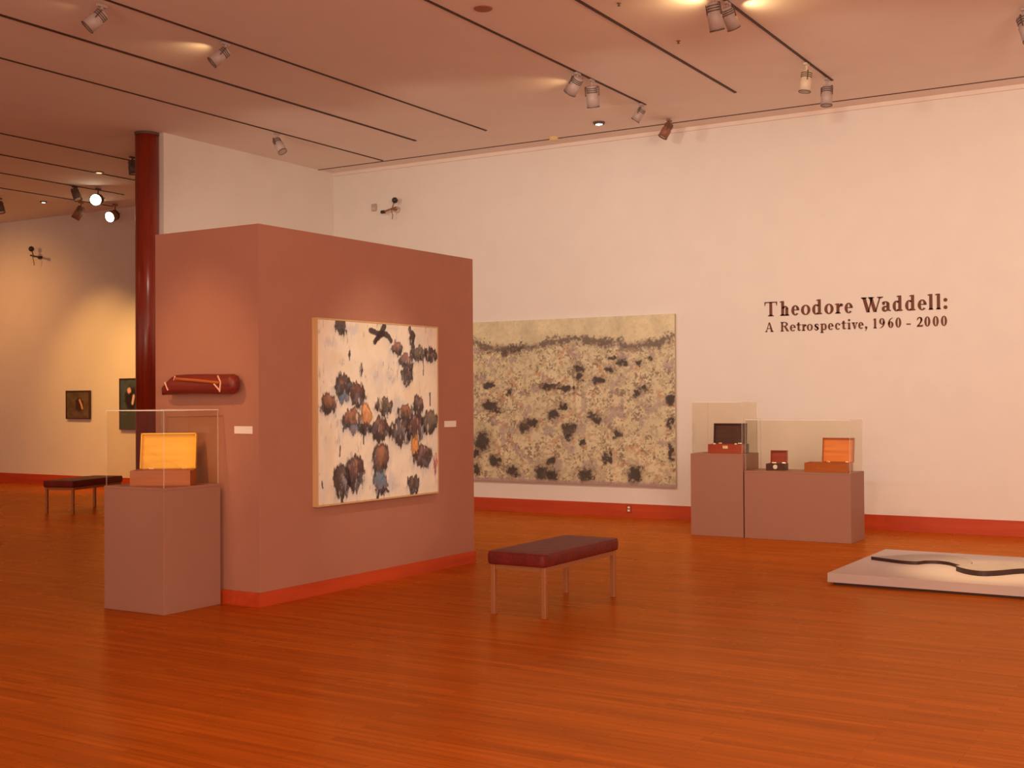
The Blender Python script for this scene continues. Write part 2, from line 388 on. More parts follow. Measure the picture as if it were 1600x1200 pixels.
def seg_dist(X, Y, pts):
    d = np.full(X.shape, 9.)
    for (ax, ay), (bx_, by) in zip(pts, pts[1:]):
        vx, vy = bx_-ax, by-ay; L = vx*vx+vy*vy+1e-9
        t = np.clip(((X-ax)*vx+(Y-ay)*vy)/L, 0, 1)
        d = np.minimum(d, np.hypot(X-ax-t*vx, Y-ay-t*vy))
    return d
def painted_mesh(name, w, h, C, Z, parent, m, relief=.004):
    """grid in local x (width) / z (height), facing -y, with a colour attribute"""
    ny, nx = C.shape[:2]
    xs = np.linspace(0, w, nx); zs = np.linspace(0, h, ny)
    X, Zg = np.meshgrid(xs, zs)
    co = np.stack([X, -.002-Z*relief, Zg], -1).reshape(-1, 3)
    me = bpy.data.meshes.new(name); me.vertices.add(nx*ny); me.vertices.foreach_set('co', co.ravel())
    i = np.arange(nx*ny).reshape(ny, nx)
    F = np.stack([i[:-1, :-1], i[:-1, 1:], i[1:, 1:], i[1:, :-1]], -1).reshape(-1, 4)
    me.loops.add(F.size); me.loops.foreach_set('vertex_index', F.ravel().astype(np.int32))
    me.polygons.add(len(F)); me.polygons.foreach_set('loop_start', (np.arange(len(F))*4).astype(np.int32))
    me.update(calc_edges=True)
    a = me.color_attributes.new('paint', 'FLOAT_COLOR', 'POINT')
    a.data.foreach_set('color', np.concatenate([np.clip(C, 0, 1), np.ones((ny, nx, 1))], -1).astype(np.float32).ravel())
    me.materials.append(m); me.validate()
    return link(name, me, parent)
def paint_mat(name):
    m = bpy.data.materials.new(name); m.use_nodes = True; N = m.node_tree; b = N.nodes['Principled BSDF']
    a = N.nodes.new('ShaderNodeVertexColor'); a.layer_name = 'paint'
    N.links.new(a.outputs[0], b.inputs['Base Color']); b.inputs['Roughness'].default_value = .5
    return m
M_paint = paint_mat('oil_paint')

# --- white canvas on the taupe wall: distances along the wall from its near corner, and heights
PAL = {0: (.055, .038, .040), 1: (.025, .015, .018), 2: (.26, .14, .12), 3: (.10, .085, .065), 4: (.22, .10, .06), 5: (.45, .40, .36),
       6: (.10, .16, .24), 7: (.085, .035, .035), 8: (.55, .26, .08), 9: (.55, .18, .18), 10: (.62, .66, .74), 11: (.86, .76, .55)}
B1 = [(0.909,2.2,0.068,0.058,0),(1.673,2.041,0.077,0.059,2),(1.898,2.135,0.032,0.099,1),(1.992,2.002,0.101,0.064,3),(2.174,1.999,0.096,0.061,1),(1.813,1.927,0.094,0.063,4),(1.825,1.808,0.078,0.079,0),(1.032,1.966,0.014,0.037,1),(1.175,1.853,0.019,0.052,1),(1.595,1.813,0.05,0.055,5),(1.385,1.826,0.029,0.061,5),(0.935,1.702,0.095,0.095,0),(0.939,1.607,0.059,0.041,6),(1.123,1.629,0.098,0.093,7),(0.757,1.55,0.096,0.08,4),(1.052,1.421,0.111,0.091,4),(1.074,1.34,0.058,0.037,6),(1.239,1.448,0.061,0.105,8),(1.262,1.343,0.123,0.042,0),(1.482,1.521,0.104,0.074,3),(1.436,1.323,0.122,0.095,7),(1.784,1.47,0.098,0.071,4),(1.981,1.516,0.075,0.099,7),(1.732,1.3,0.143,0.118,0),(1.94,1.326,0.138,0.111,7),(2.168,1.369,0.109,0.097,3),(1.924,1.167,0.053,0.111,8),(2.044,1.067,0.134,0.099,7),(0.912,0.898,0.094,0.146,0),(1.084,0.969,0.12,0.136,7),(1.441,1.064,0.113,0.138,4),(1.439,0.881,0.093,0.091,6),(1.451,0.788,0.088,0.034,1),(1.908,0.82,0.079,0.079,0),(2.248,1.009,0.022,0.081,9)]
B1L = [(0.798,2.064,0.099,0.044,10),(0.853,1.935,0.111,0.073,11),(1.708,1.534,0.153,0.093,10),(1.081,2.178,0.093,0.06,10),(1.945,1.675,0.212,0.095,11),(1.6,0.855,0.075,0.108,10)]
S1 = [[(1.303,2.188),(1.412,2.162),(1.51,2.166),(1.589,2.11)],[(1.498,2.235),(1.449,2.179),(1.363,2.091)],[(1.473,2.164),(1.387,2.108)],[(2.064,1.948),(2.068,1.812)],[(1.207,1.329),(1.206,1.216)],[(2.17,1.643),(2.169,1.53)],[(0.902,1.205),(0.895,1.118)],[(0.67,0.928),(0.68,0.87)]]
def canvas_white(u0, u1, z0, z1, nx=300, ny=280):
    U, Z = np.meshgrid(np.linspace(u0, u1, nx), np.linspace(z0, z1, ny))
    n1 = fbm(U, Z, 9, 3); n2 = fbm(U*3, Z*.8, 12, 9); n3 = fbm(U, Z, 30, 21); st = fbm(U*5, Z*.9, 9, 33)
    C = np.ones((ny, nx, 3))*np.array((.92, .88, .74))*(.90+.18*n1)[..., None]
    C = over(C, (.62, .66, .72), .35*sstep(.56, .74, fbm(U*1.5, Z*.7, 4, 40)))
    C = over(C, (.85, .74, .48), .35*sstep(.58, .74, fbm(U*1.3, Z*.8, 4, 55)))
    C = over(C, (.30, .27, .26), .5*sstep(.74, .82, fbm(U*2.2, Z*.7, 12, 61)))
    R = n3*.4+st*.3
    wx = (n1-.5)*.07; wz = (st-.5)*.13
    for cx, cz, rx, rz, k in B1L:
        d = np.hypot((U-cx+wx)/rx, (Z-cz+wz)/rz); C = over(C, PAL[k], .6*(1-sstep(.4, 1.1, d+.5*(n2-.5))))
    for cx, cz, rx, rz, k in B1:
        rx *= 1.2; rz *= 1.16; top = sstep(-.3, .5, (Z-cz)/rz)*.8
        x = (U-cx+wx)/rx; z = (Z-cz+wz*.8)/rz
        drag = np.where(z < 0, np.abs(z)**1.6, np.abs(z)**2.1)          # rounded crown, dragged foot
        d = np.sqrt(x*x*(1+.25*np.clip(-z, 0, 1))+drag)
        a = 1-sstep(.90, 1.04, d+(.45*(n2-.5)+.35*(n3-.5))*(1-top))
        base = np.array(PAL[k]); dark = np.array((.022, .012, .016))
        lt = np.clip(.55+.75*z-.5*np.abs(x)+.9*(n3-.5)+.5*(n2-.5), 0, 1)
        if k in (5, 8, 9, 6): lt = lt*.5+.5
        blob = dark+(base*2.0-dark)*lt[..., None]
        blob = over(blob, np.array((.42, .22, .10)), .55*sstep(.56, .70, fbm(U*1.4-cx, Z, 15, 120+k))*sstep(.35, .6, lt))
        tint = sstep(.55, .7, fbm(U+cx, Z, 16, 70+k))[..., None]
        blob = blob*(1-.4*tint)+np.array((.20, .22, .30))*.4*tint
        rim = (sstep(.70, .86, d)*(1-sstep(.95, 1.05, d)))*(.3+.7*(z > -.2))
        blob = over(blob, dark, .75*rim)
        if k in (5,): a = a*.45*(n3 > .48)
        a = a*(1-.6*sstep(.64, .74, fbm(U*2.6+cz, Z*.8, 13, 140)))
        C = over(C, (.50, .56, .66), .4*(1-sstep(1.0, 1.5, d+.6*(n2-.5)))*(1-a)*(z < 0))
        C = over(C, blob, a*.96); R = R+a*.8
    for i, s in enumerate(S1):
        w = .026 if i < 3 else .008
        a = 1-sstep(w*.8, w*1.15, seg_dist(U+wx*.3, Z+wz*.2, s)+.012*(n2-.5))
        C = over(C, (.035, .02, .025), a*.95); R = R+a*.5
    dr = sstep(.66, .74, fbm(U*7, Z*.9, 8, 91))*sstep(.45, .6, fbm(U, Z, 3.0, 95))
    C = over(C, (.22, .18, .19), .45*dr)
    return C, R
gp = Vector((-6.52, 6.993, 0)); gd = Vector((math.sin(.0165), math.cos(.0165), 0)); gn = Vector((math.cos(.0165), -math.sin(.0165), 0))
u0, u1, z0, z1 = .628, 2.285, .735, 2.247
pg = thing('painting', 'white square canvas with dark smudged shapes, hung on the taupe wall', 'painting', gp+gd*u0+Vector((0, 0, z0)), PI/2-.0165)
w, h = u1-u0, z1-z0
obj('stretcher', B(0, -.046, 0, w, -.002, h), mat('canvas_edge', (.72, .62, .45), .7), pg)
C, R = canvas_white(u0, u1, z0, z1)
pm = painted_mesh('canvas', w, h, C, R, pg, M_paint, .004); pm.location = (0, -.046, 0)
b = bmesh.new()
f_ = .014
bx(b, -f_, -.052, -f_, -.001, 0, h+f_); bx(b, w+.001, -.052, -f_, w+f_, 0, h+f_); bx(b, -.001, -.052, -f_, w+.001, 0, -.001); bx(b, -.001, -.052, h+.001, w+.001, 0, h+f_)
obj('frame', b, M_frame, pg)

# --- long landscape canvas on the back wall
B2 = [(-7.78,2.002,0.068,0.043),(-7.793,1.882,0.059,0.06),(-7.486,1.83,0.101,0.047),(-7.285,2.122,0.079,0.028),(-7.129,2.06,0.065,0.033),(-7.312,1.97,0.079,0.033),(-6.822,1.728,0.063,0.032),(-6.925,1.655,0.064,0.051),(-8.262,1.755,0.125,0.044),(-8.014,1.722,0.124,0.038),(-9.24,1.777,0.083,0.05),(-9.227,1.477,0.133,0.07),(-9.095,1.414,0.073,0.037),(-8.043,1.48,0.069,0.048),(-8.195,1.354,0.083,0.068),(-8.662,1.181,0.08,0.069),(-8.519,1.243,0.091,0.054),(-7.609,1.344,0.075,0.047),(-7.517,1.285,0.075,0.057),(-7.957,1.162,0.096,0.072),(-7.963,1.066,0.06,0.058),(-7.215,1.098,0.074,0.066),(-9.364,0.975,0.125,0.126),(-9.455,0.797,0.06,0.05),(-9.143,0.704,0.088,0.07),(-9.441,0.584,0.066,0.076),(-8.848,0.567,0.087,0.07),(-8.229,0.724,0.083,0.053),(-8.383,0.561,0.107,0.098),(-8.216,0.529,0.095,0.082),(-7.696,0.544,0.113,0.09),(-7.374,0.777,0.074,0.067),(-6.96,0.577,0.098,0.098),(-6.434,1.565,0.062,0.069),(-6.439,0.877,0.05,0.103),(-6.436,1.266,0.037,0.081),(-8.889,1.675,0.04,0.049),(-7.747,0.973,0.032,0.043),(-6.896,2.044,0.046,0.033),(-6.718,2.109,0.035,0.032)]
R2 = [[(-9.9,2.44),(-9.48,2.398),(-9.295,2.325),(-9.089,2.274),(-8.74,2.302),(-8.568,2.305),(-8.398,2.33),(-8.174,2.368),(-7.871,2.4),(-7.709,2.378),(-7.548,2.354),(-7.309,2.335)],[(-7.152,2.354),(-7.101,2.252),(-6.843,2.287),(-6.59,2.296),(-6.502,2.358),(-6.36,2.412)],[(-9.001,2.222),(-8.74,2.29)]]
def canvas_field(x0, x1, z0, z1, nx=520, ny=340):
    X, Z = np.meshgrid(np.linspace(x0, x1, nx), np.linspace(z0, z1, ny)); X0 = X+20
    n1 = fbm(X0, Z, 5, 5); n2 = fbm(X0, Z, 22, 14); n3 = fbm(X0, Z, 45, 27, 3); n4 = fbm(X0*1.2, Z, 9, 41)
    C = np.ones((ny, nx, 3))*np.array((.76, .70, .46))*(.80+.4*n1)[..., None]
    land = 1-sstep(2.28, 2.38, Z+.03*(n4-.5))
    C = over(C, (.50, .44, .28), .75*sstep(.50, .64, n2)*(.25+.75*land))
    C = over(C, (.52, .26, .15), .60*sstep(.54, .66, fbm(X0, Z, 14, 60))*land*sstep(.35, .55, n1+.2*(n4-.5)))
    C = over(C, (.20, .16, .12), .75*sstep(.56, .63, n3*.6+n4*.4)*(.15+.85*land))
    C = over(C, (.42, .34, .34), .6*sstep(.6, .7, fbm(X0, Z, 7, 77))*land)
    wx = (n2-.5)*.13+(n4-.5)*.06; wz = (fbm(X0, Z, 20, 83)-.5)*.12; rag = .9*(n3-.5)+.5*(n2-.5)
    dark = np.array((.045, .038, .036)); sh = (n2[..., None]*1.3)
    Rl = n2*.3
    for i, s in enumerate(R2):
        d = seg_dist(X+wx*.5, Z+wz*.6, s)
        a = 1-sstep(.012, .085, d+.14*(n3-.5)+.12*(n4-.5)); C = over(C, dark*1.7+np.array((.06, .02, .02))*sh, a*.85)
    for cx, cz, rx, rz in B2:
        d = np.hypot((X-cx+wx)/(rx*1.12), (Z-cz+wz)/(rz*1.15))
        halo = 1-sstep(.7, 1.9, d+.6*(n2-.5)); C = over(C, (.30, .22, .16), .45*halo)
        a = 1-sstep(.66, 1.2, d+rag*1.0)
        C = over(C, dark*(.7+.8*sh), a*.93); Rl = Rl+a*.5
    C = over(C, (.42, .30, .32), .8*(1-sstep(z0+.02, z0+.06, Z+.01*(n3-.5))))
    return C, Rl
x0, x1, z0, z1 = -9.95, -6.375, .42, 2.68
pt = thing('painting', 'very long landscape canvas in dry yellow green with small dark marks, on the white wall', 'painting', (x0, D, z0))
w, h = x1-x0, z1-z0
obj('stretcher', B(0, -.04, 0, w, -.001, h), mat('canvas_edge_b', (.55, .48, .36), .7), pt)
C, R = canvas_field(x0, x1, z0, z1)
pm = painted_mesh('canvas', w, h, C, R, pt, M_paint, .005); pm.location = (0, -.040, 0)

# --- the two small dark paintings in the far room
def canvas_small(kind, nx=70, ny=60):
    U, V = np.meshgrid(np.linspace(0, 1, nx), np.linspace(0, 1, ny)); n = fbm(U, V, 6, 5+kind); n2 = fbm(U, V, 18, 9+kind)
    if kind == 0:
        C = np.ones((ny, nx, 3))*np.array((.13, .085, .045))*(.5+1.0*n)[..., None]
        C = over(C, (.05, .02, .015), 1-sstep(.14, .22, np.hypot(U-.56, (V-.5)*.7)+.1*(n2-.5)))
        C = over(C, (.8, .42, .14), 1-sstep(.022, .05, seg_dist(U, V, [(.58, .68), (.66, .5), (.70, .36)])))
    else:
        C = np.ones((ny, nx, 3))*np.array((.06, .09, .10))*(.6+.9*n)[..., None]
        C = over(C, (.045, .055, .012), 1-sstep(.34, .44, V+.08*(n2-.5)))
        C = over(C, (.02, .012, .015), 1-sstep(.16, .26, np.hypot(U-.36, (V-.62)*.9)+.12*(n2-.5)))
        C = over(C, (.85, .5, .42), 1-sstep(.05, .08, np.hypot(U-.30, V-.77)+.05*(n2-.5)))
        C = over(C, (.85, .6, .5), 1-sstep(.02, .05, seg_dist(U, V, [(.46, .66), (.42, .52)])))
    return C, n2
for kind, (x0, z0, w, h), lab in ((0, (-18.98, 1.25, .66, .53), 'small dark brown painting with an orange streak on the far left wall'),
                                  (1, (-17.52, 1.06, .80, .93), 'dark blue and green painting on the far wall, half hidden by the column')):
    p = thing('painting', lab, 'painting', (x0, D2, z0))
    obj('backing', B(0, -.03, 0, w, -.001, h), mat('dark_backing', (.06, .03, .02), .7), p)
    C, R = canvas_small(kind); q = painted_mesh('canvas', w-.04, h-.04, C, R, p, M_paint, .003); q.location = (.02, -.032, .02)
    b = bmesh.new(); bx(b, 0, -.045, 0, .02, -.03, h); bx(b, w-.02, -.045, 0, w, -.03, h); bx(b, .02, -.045, 0, w-.02, -.03, .02); bx(b, .02, -.045, h-.02, w-.02, -.03, h)
    obj('frame', b, M_dark, p)

# ------------------------------------------------------------------ captions
t = thing('wall_label', 'small white caption card right of the white canvas on the taupe wall', 'label', gp+gd*2.46+Vector((0, 0, 1.325)), PI/2-.0165, 'caption cards on the taupe wall')
obj('card', B(0, -.006, 0, .19, -.0005, .058), M_ivory, t)
t = thing('wall_label', 'small white caption card beside the carved red wood piece', 'label', (-6.775, 6.997, 1.332), -.0165, 'caption cards on the taupe wall')
obj('card', B(0, -.006, 0, .19, -.0005, .058), M_ivory, t)

# ------------------------------------------------------------------ lettering
TT = [('T',-5.173,-5.011),('h',-4.972,-4.856),('e',-4.829,-4.728),('o',-4.707,-4.589),('d',-4.566,-4.443),('o',-4.415,-4.302),('r',-4.283,-4.186),('e',-4.168,-4.069),('W',-3.968,-3.718),('a',-3.724,-3.617),('d',-3.597,-3.479),('d',-3.452,-3.332),('e',-3.308,-3.206),('l',-3.185,-3.132),('l',-3.099,-3.047),(':',-3.012,-2.978)]
SS = [('A',-5.166,-5.055),('R',-4.97,-4.859),('e',-4.849,-4.775),('t',-4.765,-4.709),('r',-4.699,-4.639),('o',-4.636,-4.56),('s',-4.542,-4.486),('p',-4.469,-4.388),('e',-4.373,-4.304),('c',-4.287,-4.22),('t',-4.209,-4.151),('i',-4.132,-4.097),('v',-4.087,-4.011),('e',-4.005,-3.941),(',',-3.926,-3.897),('1',-3.827,-3.782),('9',-3.757,-3.689),('6',-3.653,-3.588),('0',-3.568,-3.498),('-',-3.439,-3.39),('2',-3.321,-3.247),('0',-3.235,-3.165),('0',-3.141,-3.071),('0',-3.049,-2.978)]
def solid(bm, pts, t=.005):
    a = [bm.verts.new((x, -t, z)) for x, z in pts]; b = [bm.verts.new((x, 0, z)) for x, z in pts]
    n = len(pts); bm.faces.new(a); bm.faces.new(b[::-1])
    for i in range(n): bm.faces.new((a[i], b[i], b[(i+1) % n], a[(i+1) % n]))
def glyph(bm, ch, X0, X1, base, cap):
    w = X1-X0; st = cap*.20; hr = cap*.075; xh = cap*.68
    P = lambda pts: solid(bm, [(X0+x, base+z) for x, z in pts])
    Rc = lambda a, b, c, d: P([(a, b), (c, b), (c, d), (a, d)])
    def ring(cx, cz, rx, rz, s, hh, a0=0, a1=360, n=26):
        pts = [math.radians(a0+(a1-a0)*i/n) for i in range(n+1)]
        for p, q in zip(pts, pts[1:]):
            P([(cx+rx*math.cos(p), cz+rz*math.sin(p)), (cx+rx*math.cos(q), cz+rz*math.sin(q)),
               (cx+(rx-s)*math.cos(q), cz+(rz-hh)*math.sin(q)), (cx+(rx-s)*math.cos(p), cz+(rz-hh)*math.sin(p))])
    def dot(cx, cz, r): P([(cx+r*math.cos(k*PI/8), cz+r*math.sin(k*PI/8)) for k in range(16)])
    def serif(cx, z, hw, d=1): P([(cx-hw, z), (cx+hw, z), (cx+hw, z+d*hr*.55), (cx+st*.5, z+d*hr*1.4), (cx-st*.5, z+d*hr*1.4), (cx-hw, z+d*hr*.55)][::d])
    def flag(cx, z): P([(cx-st*.5, z), (cx-st*1.05, z-hr*.6), (cx-st*1.05, z-hr*1.1), (cx-st*.5, z-hr*1.3)])
    def path(pts):
        for (ax, az, aw), (bx_, bz, bw) in zip(pts, pts[1:]):
            dx, dz = bx_-ax, bz-az; L = math.hypot(dx, dz) or 1; nx, nz = -dz/L, dx/L
            P([(ax+nx*aw/2, az+nz*aw/2), (bx_+nx*bw/2, bz+nz*bw/2), (bx_-nx*bw/2, bz-nz*bw/2), (ax-nx*aw/2, az-nz*aw/2)])
    c = w/2
    if ch == 'T':
        Rc(c-st/2, 0, c+st/2, cap); Rc(0, cap-hr, w, cap); serif(c, 0, st*1.05)
        P([(0, cap), (hr*1.2, cap-hr), (hr*.3, cap-cap*.28), (0, cap-cap*.28)]); P([(w, cap), (w, cap-cap*.28), (w-hr*.3, cap-cap*.28), (w-hr*1.2, cap-hr)])
    elif ch == 'h':
        a = st*.9; Rc(a-st/2, 0, a+st/2, cap*1.02); flag(a, cap*1.02); serif(a, 0, st*.9)
        b_ = w-st*.85; Rc(b_-st/2, 0, b_+st/2, xh*.75); serif(b_, 0, st*.85); ring((a+b_)/2+st*.12, xh*.66, (b_-a)/2+st*.38, xh*.34, st*.8, hr*1.3, 0, 165)
    elif ch == 'e':
        ring(c, xh/2, c, xh/2+hr*.2, st, hr, 20, 320); ring(c, xh/2, c, xh/2+hr*.2, st*.9, hr, 0, 25); Rc(st*.8, xh*.50, w-st*.25, xh*.50+hr*.8)
    elif ch == 'o': ring(c, xh/2, c, xh/2+hr*.2, st*1.0, hr)
    elif ch == 'd':
        b_ = w-st*.95; ring(b_*.5+st*.1, xh/2, b_*.5+st*.1, xh/2+hr*.2, st, hr, 45, 315); Rc(b_-st/2, 0, b_+st/2, cap*1.02); flag(b_, cap*1.02); P([(b_+st/2, 0), (b_+st*.95, hr*.3), (b_+st*.95, hr*.9), (b_+st/2, hr*1.4)])
        Rc(b_-st*.9, hr*.2, b_-st*.3, hr*1.1); Rc(b_-st*.9, xh-hr*1.1, b_-st*.3, xh-hr*.2)
    elif ch == 'r':
        a = st*.95; Rc(a-st/2, 0, a+st/2, xh); flag(a, xh); serif(a, 0, st*.95); path([(a+st*.4, xh*.62, hr), (a+st*.9, xh*.86, hr*1.3), (w-st*.6, xh*.95, hr*1.4)]); dot(w-st*.52, xh*.83, st*.52)
    elif ch == 'W':
        def dg(ax, bx_, wd): P([(ax-wd/2, cap), (ax+wd/2, cap), (bx_+wd/2, 0), (bx_-wd/2, 0)])
        dg(w*.13, w*.33, st*1.15); dg(w*.52, w*.34, hr*1.2); dg(w*.45, w*.66, st*1.15); dg(w*.90, w*.68, hr*1.2)
        for x in (.13, .47, .90): serif(w*x, cap, st*1.0, -1)
    elif ch == 'a':
        b_ = w-st*.95; Rc(b_-st/2, hr*.6, b_+st/2, xh*.78); ring(b_*.55+st*.05, xh*.74, b_*.45+st*.42, xh*.27, st*.95, hr, 0, 150); dot(st*.62, xh*.78, st*.48)
        ring(b_*.5, xh*.27, b_*.5, xh*.29, st*.95, hr, 40, 330); P([(b_+st/2, hr*.1), (b_+st*1.0, hr*.4), (b_+st*1.0, hr*1.1), (b_+st/2-st*.2, hr*1.8)]); Rc(b_-st*.5, xh*.5, b_, xh*.56)
    elif ch in 'li':
        top = cap*1.02 if ch == 'l' else xh; Rc(c-st/2, 0, c+st/2, top); flag(c, top); serif(c, 0, min(w*.5, st*1.0))
        if ch == 'i': dot(c, cap*.93, st*.6)
    elif ch == ':': dot(c, xh*.88, st*.62); dot(c, st*.6, st*.62)
    elif ch == 'A':
        P([(c-hr*1.0, cap), (c, cap), (st*.75, 0), (st*.75-hr, 0)]); P([(c-hr, cap), (c+st*.3, cap), (w-st*.4, 0), (w-st*1.5, 0)]); Rc(w*.24, cap*.32, w*.72, cap*.32+hr); serif(st*.6, 0, st*.6); serif(w-st*.95, 0, st*.9)
    elif ch == 'R':
        a = st*.95; Rc(a-st/2, 0, a+st/2, cap); serif(a, 0, st*.95); serif(a, cap, st*.9, -1); ring(w*.46, cap*.755, w*.40, cap*.245, st, hr, -90, 90); Rc(a, cap-hr, w*.48, cap); Rc(a, cap*.51, w*.48, cap*.51+hr)
        P([(w*.40, cap*.53), (w*.40+st*1.1, cap*.53), (w, 0), (w-st*1.25, 0)])
    elif ch == 't':
        a = c-st*.1; Rc(a-st/2, hr, a+st/2, cap*.88); Rc(0, xh-hr*1.1, w, xh); path([(a, hr*1.2, st*.7), (a+st*.5, hr*.7, hr*1.4), (w, hr*1.6, hr*.6)]); P([(0, xh-hr), (a-st/2, xh-hr), (a+st/2, cap*.9)])
    elif ch == 's':
        ks = [(w*.92, xh*.72, hr), (w*.75, xh*.93, hr*1.2), (w*.45, xh*.96, hr*1.2), (w*.2, xh*.80, st*.8), (w*.3, xh*.62, st*.95), (w*.7, xh*.42, st*1.0), (w*.82, xh*.24, st*.85), (w*.6, xh*.05, hr*1.3), (w*.28, xh*.05, hr*1.2), (w*.08, xh*.28, hr)]; path(ks)
        for x, z, q in ks: dot(x, z, q/2)
    elif ch == 'p':
        a = st*.95; Rc(a-st/2, -cap*.28, a+st/2, xh); flag(a, xh); serif(a, -cap*.28, st*.95); ring(a+(w-a)*.5-st*.1, xh/2, (w-a)*.5+st*.1, xh/2+hr*.2, st, hr, -135, 135)
    elif ch == 'c': ring(c, xh/2, c, xh/2+hr*.2, st, hr, 55, 320); dot(w*.8, xh*.76, st*.5)
    elif ch == 'v':
        P([(w*.12, xh), (w*.12+st*1.15, xh), (w*.5+st*.35, 0), (w*.5-st*.2, 0)]); P([(w*.85-hr*.5, xh), (w*.85+hr*.5, xh), (w*.5+st*.3, 0), (w*.5, 0)]); serif(w*.12+st*.55, xh, st*.85, -1); serif(w*.85, xh, st*.55, -1)
    elif ch == ',': dot(c, st*.6, st*.62); path([(c+st*.3, st*.5, st*.6), (c+st*.1, -st*.5, st*.3), (c-st*.5, -st*1.1, hr*.5)])
    elif ch == '1': Rc(c-st/2, 0, c+st/2, cap); serif(c, 0, w*.5); P([(c-st/2, cap), (c-st/2, cap-hr*1.5), (0, cap*.80), (0, cap*.84)])
    elif ch == '0': ring(c, cap/2, c*.96, cap/2+hr*.1, st*1.05, hr*.9)
    elif ch in '96':
        f = (lambda x, z: (x, z)) if ch == '9' else (lambda x, z: (w-x, cap-z))
        cx, cz = f(c, cap*.68); ring(cx, cz, c*.96, cap*.32+hr*.1, st*1.0, hr*.9)
        pp = [(w*.86, cap*.66, st*.9), (w*.82, cap*.42, st*.9), (w*.66, cap*.20, st*.6), (w*.40, cap*.06, hr*1.0), (w*.12, cap*.01, hr*.6)]
        path([(*f(a, b_), q) for a, b_, q in pp])
    elif ch == '-': Rc(0, cap*.25, w, cap*.25+st*.62)
    elif ch == '2':
        ks = [(w*.10, cap*.70, hr), (w*.20, cap*.87, hr*1.4), (w*.42, cap*.95, st*.5), (w*.68, cap*.86, st*.85), (w*.74, cap*.68, st*.95), (w*.62, cap*.46, st*.7), (w*.34, cap*.22, hr*1.4), (w*.12, cap*.08, hr*1.3)]; path(ks)
        for x, z, q in ks: dot(x, z, q/2)
        P([(w*.02, 0), (w*.90, 0), (w, cap*.24), (w*.90, cap*.20), (w*.84, st*.85), (w*.12, st*.85)])
t = thing('wall_lettering', 'dark brown serif exhibition title in two lines on the white wall', 'lettering', (-5.173, D-.0005, 2.39))
for nm, tab, base, cap in (('title_line', TT, 2.596, .180), ('subtitle_line', SS, 2.401, .118)):
    ln_ = bpy.data.objects.new(nm, None); COL.objects.link(ln_); ln_.parent = t; ln_.empty_display_size = .05
    for ch, a, c_ in tab:
        b = bmesh.new(); glyph(b, ch, 0, c_-a, base-2.39, cap)
        bmesh.ops.recalc_face_normals(b, faces=b.faces)
        obj('letter', b, M_text, ln_, loc=(a+5.173, 0, 0))

# ------------------------------------------------------------------ wall devices
def cctv(loc, label, mt, s=1.0, mirror=1):
    t = thing('security_camera', label, 'camera', loc)
    obj('wall_plate', lathe(bmesh.new(), [(.05*s, 0), (.05*s, .02), (.02*s, .03)], 18, Matrix.Rotation(PI/2, 4, 'X')), M_plastic, t)
    b = bmesh.new(); tube(b, [(0, 0, 0), (0, -.14*s, -.01)], .012*s); tube(b, [(-.19*s*mirror, -.14*s, -.04*s), (.07*s*mirror, -.14*s, .015*s)], .014*s); tube(b, [(-.02*s, -.14*s, 0), (0, -.13*s, -.10*s), (-.03*s, -.1*s, -.15*s)], .006*s)
    tube(b, [(.0, -.14*s, 0), (.03*s*mirror, -.14*s, .08*s)], .009*s)
    obj('bracket', b, mt, t)
    b = bmesh.new(); bmesh.ops.create_uvsphere(b, u_segments=20, v_segments=12, radius=.045*s)
    bmesh.ops.translate(b, verts=b.verts, vec=(.05*s*mirror, -.14*s, .12*s)); obj('camera_head', b, M_cam, t, smooth=True)
    b = bmesh.new(); lathe(b, [(0, -.03*s), (.026*s, -.03*s), (.026*s, .03*s), (0, .03*s)], 14, Matrix.Translation((-.17*s*mirror, -.14*s, -.035*s)) @ Matrix.Rotation(PI/2, 4, 'Y'))
    obj('lens_barrel', b, M_cam, t)
    return t
cctv((-10.86, D, 4.42), 'small black jointed security camera high on the long white wall', M_fixb, 1.0)
cctv((-19.75, D2, 4.35), 'dark security camera high on the far left wall', M_green, 1.15, -1)
t = thing('alarm_sounder', 'small pale square sounder left of the black camera on the long wall', 'wall device', (-11.29, D, 4.49))
obj('body', B(-.045, -.035, -.055, .045, -.0005, .055), mat('sounder_plastic', (.52, .44, .38), .5), t, bevel=.01)
obj('grille', B(-.03, -.042, -.04, .03, -.035, 0), M_plastic, t)
t = thing('power_outlet', 'small outlet with two white sockets set in the baseboard below the long canvas', 'outlet', (-7.06, D-.02, .06))
obj('plate', B(-.035, -.006, 0, .035, -.0005, .10), M_redb, t, bevel=.002)
for z in (.018, .058):
    obj('socket', B(-.016, -.011, z, .016, -.006, z+.026), M_ivory, t)

